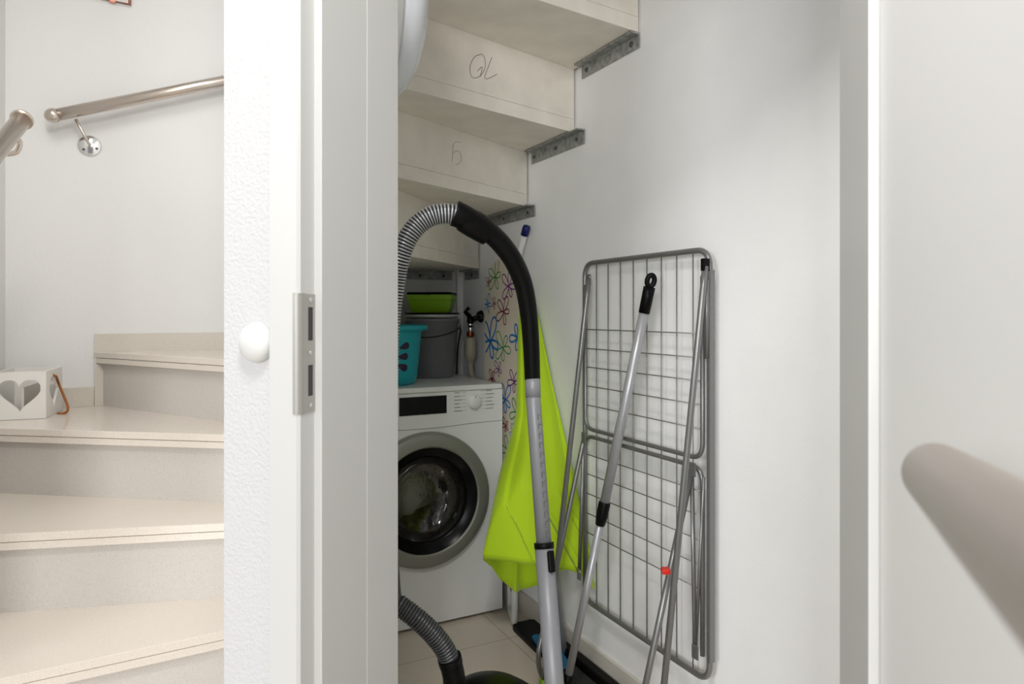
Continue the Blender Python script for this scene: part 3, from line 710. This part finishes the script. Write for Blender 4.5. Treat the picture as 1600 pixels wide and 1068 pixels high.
for i, (px, py, r, col, lw) in enumerate([(774, 433, .058, 'f_green', .0016), (795, 447, .058, 'f_purple', .0018), (763, 440, .024, 'f_red', .001), (762, 475, .045, 'f_blue', .0016), (772, 474, .024, 'f_red', .001),
    (787, 487, .056, 'f_red', .0018), (766, 533, .085, 'f_blue', .0032), (786, 543, .066, 'f_green', .0016), (779, 577, .036, 'f_purple', .0012), (769, 592, .034, 'f_red', .0018), (803, 596, .042, 'f_purple', .0016),
    (789, 624, .058, 'f_blue', .002), (807, 645, .05, 'f_green', .0018), (790, 665, .030, 'f_red', .0014), (802, 677, .03, 'f_blue', .0014), (794, 705, .05, 'f_green', .0016), (808, 528, .05, 'f_blue', .0026), (792, 760, .04, 'f_red', .0014), (806, 790, .05, 'f_blue', .0014)]):
    flower(px, py, r, col, lw, .5+i*1.3)
obj('board_cover', cv, [M['cream']]+[M[k] for k in FM], ib_)
# white foot frame with dark inner plate
f0 = [atZ(811, 968, .012), atZ(789, 938, .012)]
g0, g1 = atZ(804, 974, .014), atZ(786, 952, .014)
q0, q1 = V(g0.x, g0.y, .014), V(-.008, 2.56, .014)
obj('leg', B().tube(round_path([q0+UP*.34, q0, q1, q1+UP*.34], .025), .0115, 12), M['whitep'], ib_)
qq = (q1-q0).normalized()
obj('folded_support', B().box((q0+q1)/2+UP*.2+V(0, 0, .03), ((q1-q0).length-.026, .006, .30), (qq, UP.cross(qq), UP)), M['black'], ib_)

# broom pole standing behind the board
c0 = WP(823, 354, .020); c1 = WP(809.5, 403, .020); dd = (c1-c0).normalized(); Lb = (c0.z-.01)/-dd.z
tgt = c0+dd*1.32
smax = sb_+.02
br = thing('broom', 'white pole with navy blue end cap leaning behind the ironing board', 'broom', c0+dd*.6)
obj('pole', B().tube([c0+dd*.03, c0+dd*.62], .0125, 16), M['whitep'], br)
obj('end_cap', B().lathe(c0+dd*.034, -dd, [(.0142, 0), (.0145, .03), (.012, .037), (.0001, .039)], 20), M['navy'], br)

# ------------------------------------------------------------------ green parasol
apx = P(823, 452, 2.43); foot = atZ(880, 1010, .022)
foot = V(foot.x-.0, foot.y-.03, .022)
pr_ = thing('parasol', 'half-folded lime green parasol leaning in the closet corner behind the vacuum tube', 'parasol', foot)
obj('pole', B().tube([apx-UP*.02, foot], .011, 16), M['alu'], pr_)
obj('tip', B().lathe(apx, (apx-foot).normalized(), [(.0001, -.03), (.014, -.03), (.012, .0), (.006, .02), (.0001, .022)], 16), M['limep'], pr_)
lev = [(458, 818, 828, 2.43), (482, 811, 838, 2.42), (527, 809, 851, 2.41), (598, 807, 869, 2.37), (645, 806, 880, 2.33), (690, 795, 892, 2.30), (737, 781, 902, 2.26), (800, 767, 914, 2.21), (861, 754, 925, 2.17), (905, 757, 926, 2.14)]
nr = 240; rr_ = []; sL0 = wall_s(WP(914, 600, .03))
def interp(y):
    for a, b in zip(lev, lev[1:]):
        if a[0] <= y <= b[0]:
            t = (y-a[0])/(b[0]-a[0]); return [a[i]+(b[i]-a[i])*t for i in range(1, 4)]
    return list(lev[-1][1:])
ys = [458+i*(866-458)/46 for i in range(47)]
for li, y in enumerate(ys):
    xl, xr, zc = interp(y); f = li/46
    pl_, pr2 = P(xl, y, zc), P(xr, y, zc); cxx = (pl_.x+pr2.x)/2; rx = (pr2.x-pl_.x)/2; ry = min(rx*.85, .03+.10*f)
    ring = []
    for j in range(nr):
        a = 2*PI*j/nr; k = abs(math.sin(a))**1.3        # folds run down the front, the two outer edges stay full
        q = (9*a/(2*PI)+.25+.12*math.sin(2*a)) % 1.0    # sharp pleats between nine panels
        fold = 1-k*(.30*min(1, f*2.5)*(1-min(q, 1-q)*2)**3+.035*f*math.sin(14*a+3*f))
        x = cxx+rx*(1-.0*k)*math.cos(a); yy = zc+ry*fold*math.sin(a)
        z = pl_.z
        hem = max(0, (f-.72)/.28)
        HY = [(-1, 8), (-.85, 14), (-.70, 16), (-.39, 24), (0, 30), (.2, 34), (.44, 42), (.62, 28), (.67, 27), (.86, 46), (1, 14)]
        HB = [(-1, 8), (-.85, 16), (-.70, 37), (-.39, 54), (0, 47), (.2, 50), (.44, 20), (1, 14)]
        c_ = math.cos(a); hy = 14
        for (x0, y0), (x1, y1) in zip(HY, HY[1:]):
            if x0 <= c_ <= x1: hy = y0+(y1-y0)*(c_-x0)/(x1-x0)
        if math.sin(a) > 0:
            for (x0, y0), (x1, y1) in zip(HB, HB[1:]):
                if x0 <= c_ <= x1: hy = y0+(y1-y0)*(c_-x0)/(x1-x0)
            hy += 30*math.sin(a)
        z -= hem**1.5*hy/FPX*2.08
        d_ = (W0-x-.52*yy)*G.x
        if d_ < .012: x -= (.012-d_)*G.x; yy -= (.012-d_)*G.y
        d_ = (W0-x-.52*yy)*G.x; s_q = wall_s(V(x, yy, 0)); dmx = .018+max(0, s_q-sL0-.012)*1.6
        if d_ > dmx: x += (d_-dmx)*G.x; yy += (d_-dmx)*G.y
        ring.append(V(x, yy, z))
    rr_.append(ring)
b = B(); b.rings(rr_, cap0=True, cap1=False)
cno = obj('canopy', b, M['lime'], pr_)
sol = cno.modifiers.new('thickness', 'SOLIDIFY'); sol.thickness = .0015; sol.offset = -1
sb = B()
sb.tube([rr_[45][j]+(rr_[45][j]-V(sum(p.x for p in rr_[45])/nr, sum(p.y for p in rr_[45])/nr, rr_[45][j].z)).normalized()*.001 for j in range(nr)], .0012, 6, closed=True)
obj('hem', sb, M['lime'], pr_)

# ------------------------------------------------------------------ drying rack
RO = .030
dr_o = WP(1010, 980, RO)
rk = thing('drying_rack', 'folded grey metal laundry drying rack leaning on the right closet wall', 'drying rack', V(dr_o.x, dr_o.y, .0))
sL = wall_s(WP(914, 600, RO)); sR = wall_s(WP(1109, 600, RO)); ZTp, ZBt = 1.266, .222
obj('outer_frame', B().tube(round_path([WC(sL, ZTp, RO), WC(sR, ZTp, RO), WC(sR, ZBt, RO), WC(sL, ZBt, RO)], .045, 8, closed=True), .0075, 14, closed=True), M['tubem'], rk)
obj('side_channel', B().box(WC(sR-.006, (ZTp+ZBt)/2, RO), (.007, .017, ZTp-ZBt-.1), (E, -G, UP), bev=.002), M['tubem'], rk)
vw = B(); gap = (sL-sR)/9
for i in range(8):
    s_ = sL-gap*(i+1); vw.tube([WC(s_, ZTp-.004, RO-.002), WC(s_, ZBt+.004, RO-.002)], .0017, 8)
obj('vertical_wires', vw, M['wire'], rk)
def wing(z0, z1, zs, down):
    o = obj('wing_frame', B().tube(round_path([WC(sL-.012, z0, RO+.006), WC(sL-.012, z1, RO+.006), WC(sR+.018, z1, RO+.006), WC(sR+.018, z0, RO+.006)], .04, 8), .006, 12), M['tubem'], rk)
    wb = B()
    for z in zs: wb.tube([WC(sL-.012, z, RO+.004), WC(sR+.018, z, RO+.004)], .0016, 8)
    obj('cross_wires', wb, M['wire'], o)
wing(1.20, .757, (1.062, 1.003, .946, .888, .829), True)
wing(.28, .735, (.677, .617, .557, .496, .437), False)
def hinge(p, ax, name='hinge_plate'):
    obj(name, B().box(p, (.022, .004, .034), (E, -G, UP), bev=.0018), M['tubem'], rk)
for (px, py) in ((920, 437), (1103, 425)): hinge(WP(px, py, RO+.014), None)
LA0, LA1 = WP(920, 436, RO+.022), P(847, 1096, 1.95); LA1.z = .015; 
RA0, RA1 = WP(1102, 416, RO+.022), P(1018, 1279, 1.5); RA1.z = .015
def legA(p0, p1):
    d = (p1-p0).normalized(); o = obj('leg', B().tube([p0, p0+d*.06, p1], .0078, 14, rf=None), M['tubem'], rk); return o
lgA = legA(LA0, LA1); rgA = legA(RA0, RA1)
obj('end_cap', B().lathe(LA1+(LA0-LA1).normalized()*.05, (LA1-LA0).normalized(), [(.0001, 0), (.0115, 0), (.012, .04), (.0001, .048)], 16), M['limep'], lgA, label='lime green end cap')
obj('hinge_clip', B().box(RA0+UP*.004-G*.0, (.012, .02, .03), (E, -G, UP), bev=.002), M['black'], rgA)
LB = [WP(912, 686, RO+.02), P(866, 904, 2.045), P(845, 1000, 1.99), P(841.5, 1020, 1.98), P(842, 1040, 1.98), P(847, 1056, 1.98), P(852, 1060, 1.98)]
obj('leg', B().tube(smooth_path(LB, .02), .0072, 14), M['tubem'], rk)
RB0 = WP(1081, 733, RO+.02); RBm = P(1009, 1068, 1.595); db = (RBm-RB0).normalized()
RB1 = RB0+db*((RB0.z-.03)/-db.z)
obj('leg', B().tube([RB0, RB1], .0078, 14), M['tubem'], rk)
obj('cross_bar', B().tube([RA1+UP*.03+(RA0-RA1)*.0, LA1+UP*.03], .006, 12), M['tubem'], rk)
# inner struts
def strut(a, b, r=.0055): obj('strut', B().tube([a, b], r, 12, squash=(1, .7)), M['tubem'], rk)
strut(WP(1081, 735, RO+.02), WP(1086, 1018, RO+.018)); strut(WP(1100, 745, RO+.012), WP(1087, 1015, RO+.012), .004)
strut(WP(912, 690, RO+.02), WP(905, 895, RO+.018)); strut(WP(1105, 420, RO+.015), WP(1104, 560, RO+.012), .005)
for px, py in ((1082, 733), (912, 684), (1086, 1018), (905, 897)): hinge(WP(px, py, RO+.028), None)
obj('clip', B().box(P(1040, 891, 1.60), (.020, .022, .013), (V(1, 0, 0), V(0, 1, 0), V(0, 0, 1)), bev=.003), M['red'], rk, label='red plastic clip')
for px, py in ((921, 433), (906, 893), (1097, 432)): obj('rivet', B().lathe(WP(px, py, RO+.031 if py > 800 else RO+.017), -G, [(.0001, 0), (.005, 0), (.004, .002), (.0001, .0025)], 12), M['chrome'], rk)
tr_m = (RA1+LA1)/2

# ------------------------------------------------------------------ mops
mt, mb_ = P(1019, 428, 1.80), P(887, 1062, 1.955); mdir = (mb_-mt).normalized(); mL = (mb_-mt).length
mp = thing('mop', 'flat floor mop with grey telescopic pole and black hanging grip', 'mop', V(mb_.x, mb_.y, .0))
mid = mt+(P(944, 800, 1.885)-mt).dot(mdir)*mdir
obj('pole', B().tube([mt+mdir*.07, mid], .0135, 20), M['alu'], mp)
obj('lower_pole', B().tube([mid, mb_], .0112, 20), M['alu'], mp)
obj('twist_lock', B().lathe(mid-mdir*.03, mdir, [(.0145, 0), (.0165, .006), (.0165, .045), (.0135, .068), (.0001, .069)], 20), M['black'], mp)
gr = B(); sx = mdir.cross(V(0, 1, 0)).normalized(); sy = mdir.cross(sx)
gr.rings([[mt+mdir*h+sx*math.cos(2*PI*j/20)*r+sy*math.sin(2*PI*j/20)*r*q for j in range(20)] for h, r, q in ((.105, .0150, 1), (.06, .0155, 1), (.035, .016, .8))])
ringc = mt+mdir*.018
gr.tube([ringc+sx*math.cos(a)*.0095+mdir*math.sin(a)*.015 for a in [2*PI*k/28 for k in range(28)]], .0068, 10, closed=True)
obj('grip', gr, M['black'], mp, label='black hanging grip')
jb = V(mb_.x, mb_.y, .03)
obj('joint', B().tube([mb_-mdir*.02, mb_+mdir*.03], .013, 16).lathe(V(mb_.x, mb_.y, .018)+mdir*.015, UP, [(.0001, 0), (.022, 0), (.02, .016), (.0001, .02)], 20), M['black'], mp)
def slab(name, pix, z0, h, m, parent=None, bev=.004, **k):
    pts = [atZ(x, y, z0) for x, y in pix]; pts = round_path([V(p.x, p.y, z0) for p in pts], .03, 6, closed=True)
    return B().prism(pts, V(0, 0, h), bev=bev)
# head laid along the wall under the pole
hd0 = slab('head', ((846, 1020), (874, 1024), (934, 1078), (910, 1098), (860, 1095)), .002, .014, None)
obj('mop_head', hd0, M['felt'], mp)
m2 = slab('pad', ((797, 980), (838, 972), (862, 990), (910, 1035), (930, 1060), (882, 1052), (850, 1030)), .0175, .012, None)
fm = thing('flat_mop_head', 'black flat mop head with blue centre on the tiles beside the ironing board foot', 'mop head', atZ(850, 1010, .0175)-UP*.0155)
b0 = slab('pad', ((797, 980), (838, 971), (866, 990), (892, 1016), (850, 1032)), .001, .014, None)
obj('plate', b0, M['black'], fm); m2.bm.free()
obj('blue_pad', slab('b', ((829, 995), (843, 992), (880, 1012), (886, 1024), (852, 1026)), .0155, .008, None), M['mopblue'], fm, label='blue pad')
tag(obj('blue_cloth', slab('c', ((862, 1014), (873, 1014), (887, 1034), (889, 1046), (868, 1048)), .0235, .008, None), M['mopblue'], origin=atZ(885, 1030, .0235)), 'blue cloth on the floor between vacuum tube and mop pole', 'cloth')
sq = B(); p0, p1 = WC(wall_s(WP(884, 1000)), 0, .031), WC(wall_s(WP(1000, 1090)), 0, .031)
dv = (p1-p0).normalized(); pn = UP.cross(dv)
sq.box((p0+p1)/2+UP*.018, ((p1-p0).length, .035, .032), (dv, pn, UP), bev=.006)
tag(obj('squeegee', sq, M['black'], origin=(p0+p1)/2), 'long black squeegee lying along the stone skirting', 'squeegee')

# ------------------------------------------------------------------ vacuum cleaner
vc = thing('vacuum_cleaner', 'black canister vacuum cleaner with silver tube and ribbed hose in the closet', 'vacuum cleaner', V(-.06, 1.62, 0))
t0, t1, t2 = P(832, 588, 1.62), P(850, 850, 1.535), P(866, 1068, 1.47)
td = (t2-t1).normalized(); tend = t2+td*((t2.z-.06)/-td.z)
tub = obj('extension_tube', B().tube([t0, P(833, 620, 1.61)], .0182, 28).tube([P(833, 620, 1.61), P(833.5, 628, 1.6075), t1], .0172, 28, rf=None), M['silver'], vc)
obj('lower_tube', B().tube([t1-td*.004, tend], .0212, 28), M['silver'], vc)
td1 = (t1-t0).normalized(); side = V(.55, -.83, 0)
side = (side-td1*side.dot(td1)).normalized()
rat = B()
for i in range(13):
    c_ = P(837, 648, 1.603)+(t1-P(837, 648, 1.603))*(i/13.2); c_ = t0+td1*(c_-t0).dot(td1)
    cr = td1.cross(side)
    rat.box(c_+side*.0168, (.009, .0022, .0016), (cr, side, td1)); rat.box(c_+side*.0168+cr*.0045+td1*.006, (.001, .0022, .011), (cr, side, td1))
obj('ratchet_marks', rat, M['wire'], tub)
obj('collar', B().tube([t1-td*.004, t1+td*.008], .0225, 28), M['black'], vc)
obj('slider', B().box(t1+td*.035+side*.021, (.016, .014, .046), (td.cross(side).normalized(), side, td), bev=.004, seg=3), M['black'], vc)
# black handle
hpts = [P(832, 592, 1.62), P(830, 540, 1.61), P(826, 490, 1.60), P(818, 445, 1.585), P(802, 407, 1.565), P(778, 375, 1.545), P(750, 353, 1.525), P(722, 338, 1.505), P(710, 333, 1.50)]
hp_ = smooth_path(hpts, .006)
def hrad(t): return .0185+.0045*min(1, t*1.4)+(.006*max(0, (t-.78)/.22)) if t > .08 else .0188
hn = obj('handle', B().tube(hp_, .02, 28, rf=hrad), M['black'], vc)
obj('handle_grip', B().tube([p-V(.0, 0, .004) for p in hp_[int(len(hp_)*.80):int(len(hp_)*.97)]], .02, 20, rf=lambda t: .026+.003*math.sin(t*PI), squash=(1.08, .9)), M['black'], hn)
# ribbed hose: out of the handle, behind the jamb, down and back to the canister
def hose(pts, r0, m0, m1, pitch=.0068, sub=6):
    path = smooth_path(pts, pitch/sub)
    # resample evenly
    L_ = [0]
    for a, b_ in zip(path, path[1:]): L_.append(L_[-1]+(b_-a).length)
    N = int(L_[-1]/(pitch/sub)); out = []; j = 0
    for i in range(N+1):
        s_ = L_[-1]*i/N
        while j < len(L_)-2 and L_[j+1] < s_: j += 1
        t = (s_-L_[j])/max(1e-9, L_[j+1]-L_[j]); out.append(path[j]+(path[j+1]-path[j])*t)
    prof = [0, .55, 1, 1, .55, 0]
    K = len(out)
    b = B(); b.tube(out, r0, 20, rf=lambda t: r0+.0028*prof[int(round(t*(K-1))) % sub], mfun=lambda k: 0 if (k % sub) in (1, 2, 3) else 1)
    return b
h1 = [P(716, 337, 1.50), P(700, 334, 1.495), P(676, 337, 1.49), P(654, 350, 1.485), P(637, 372, 1.48), P(625, 402, 1.48), P(617, 440, 1.485), V(-.268, 1.49, 1.08), V(-.274, 1.50, .9), V(-.276, 1.51, .7)]
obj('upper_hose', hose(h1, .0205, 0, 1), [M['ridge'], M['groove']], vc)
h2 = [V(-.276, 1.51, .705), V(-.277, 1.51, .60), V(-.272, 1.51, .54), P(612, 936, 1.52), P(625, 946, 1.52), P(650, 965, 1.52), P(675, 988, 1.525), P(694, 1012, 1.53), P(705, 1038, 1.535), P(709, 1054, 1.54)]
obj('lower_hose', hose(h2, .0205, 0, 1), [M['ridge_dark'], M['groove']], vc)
so_ = smooth_path([P(702, 1026, 1.533), P(706, 1042, 1.537), P(709, 1056, 1.54), P(710.5, 1078, 1.545)], .004)
obj('hose_socket', B().tube(so_, .0262, 28, rf=lambda t: .0268 if t < .25 or t > .8 else .0252), M['black'], vc)
# canister
cc = V(-.055, 1.60, 0)
ct = B(); pr = []
for (f, h) in ((.60, .03), (.86, .035), (.97, .07), (1.0, .12), (.97, .17), (.86, .215), (.66, .245), (.42, .262), (.2, .269), (.02, .271)):
    h *= .84
    pr.append([cc+V(math.cos(a)*.155*f*(1+.0*math.sin(a)), math.sin(a)*.20*f, h) for a in [2*PI*k/48 for k in range(48)]])
ct.rings(pr)
can = obj('canister', ct, M['shell'], vc)
vt = B()
for i in range(6): vt.box(cc+V(-.0+.012*i, -.06, .2225-.0012*i), (.005, .05, .006), bev=.001)
obj('vent_slots', vt, M['black'], can)
obj('bumper', B().tube([cc+V(math.cos(a)*.157, math.sin(a)*.202, .085) for a in [2*PI*k/48 for k in range(48)]], .008, 10, closed=True), M['felt'], can)
for s_ in (-1, 1):
    obj('wheel', B().lathe(cc+V(s_*.13, .08, .055), V(s_, 0, 0), [(.0001, 0), (.053, 0), (.055, .01), (.053, .028), (.03, .034), (.0001, .034)], 32), M['rubber'], vc)
obj('front_wheel', B().lathe(cc+V(-.012, -.13, .022), V(1, 0, 0), [(.0001, 0), (.021, 0), (.021, .024), (.0001, .024)], 20), M['rubber'], vc)
obj('floor_head', B().box(V(tend.x, tend.y, .022)+V(.01, -.03, 0), (.26, .11, .035), bev=.012, seg=3).tube([tend-td*.02, V(tend.x+.005, tend.y-.02, .04)], .022, 20), M['black'], vc)
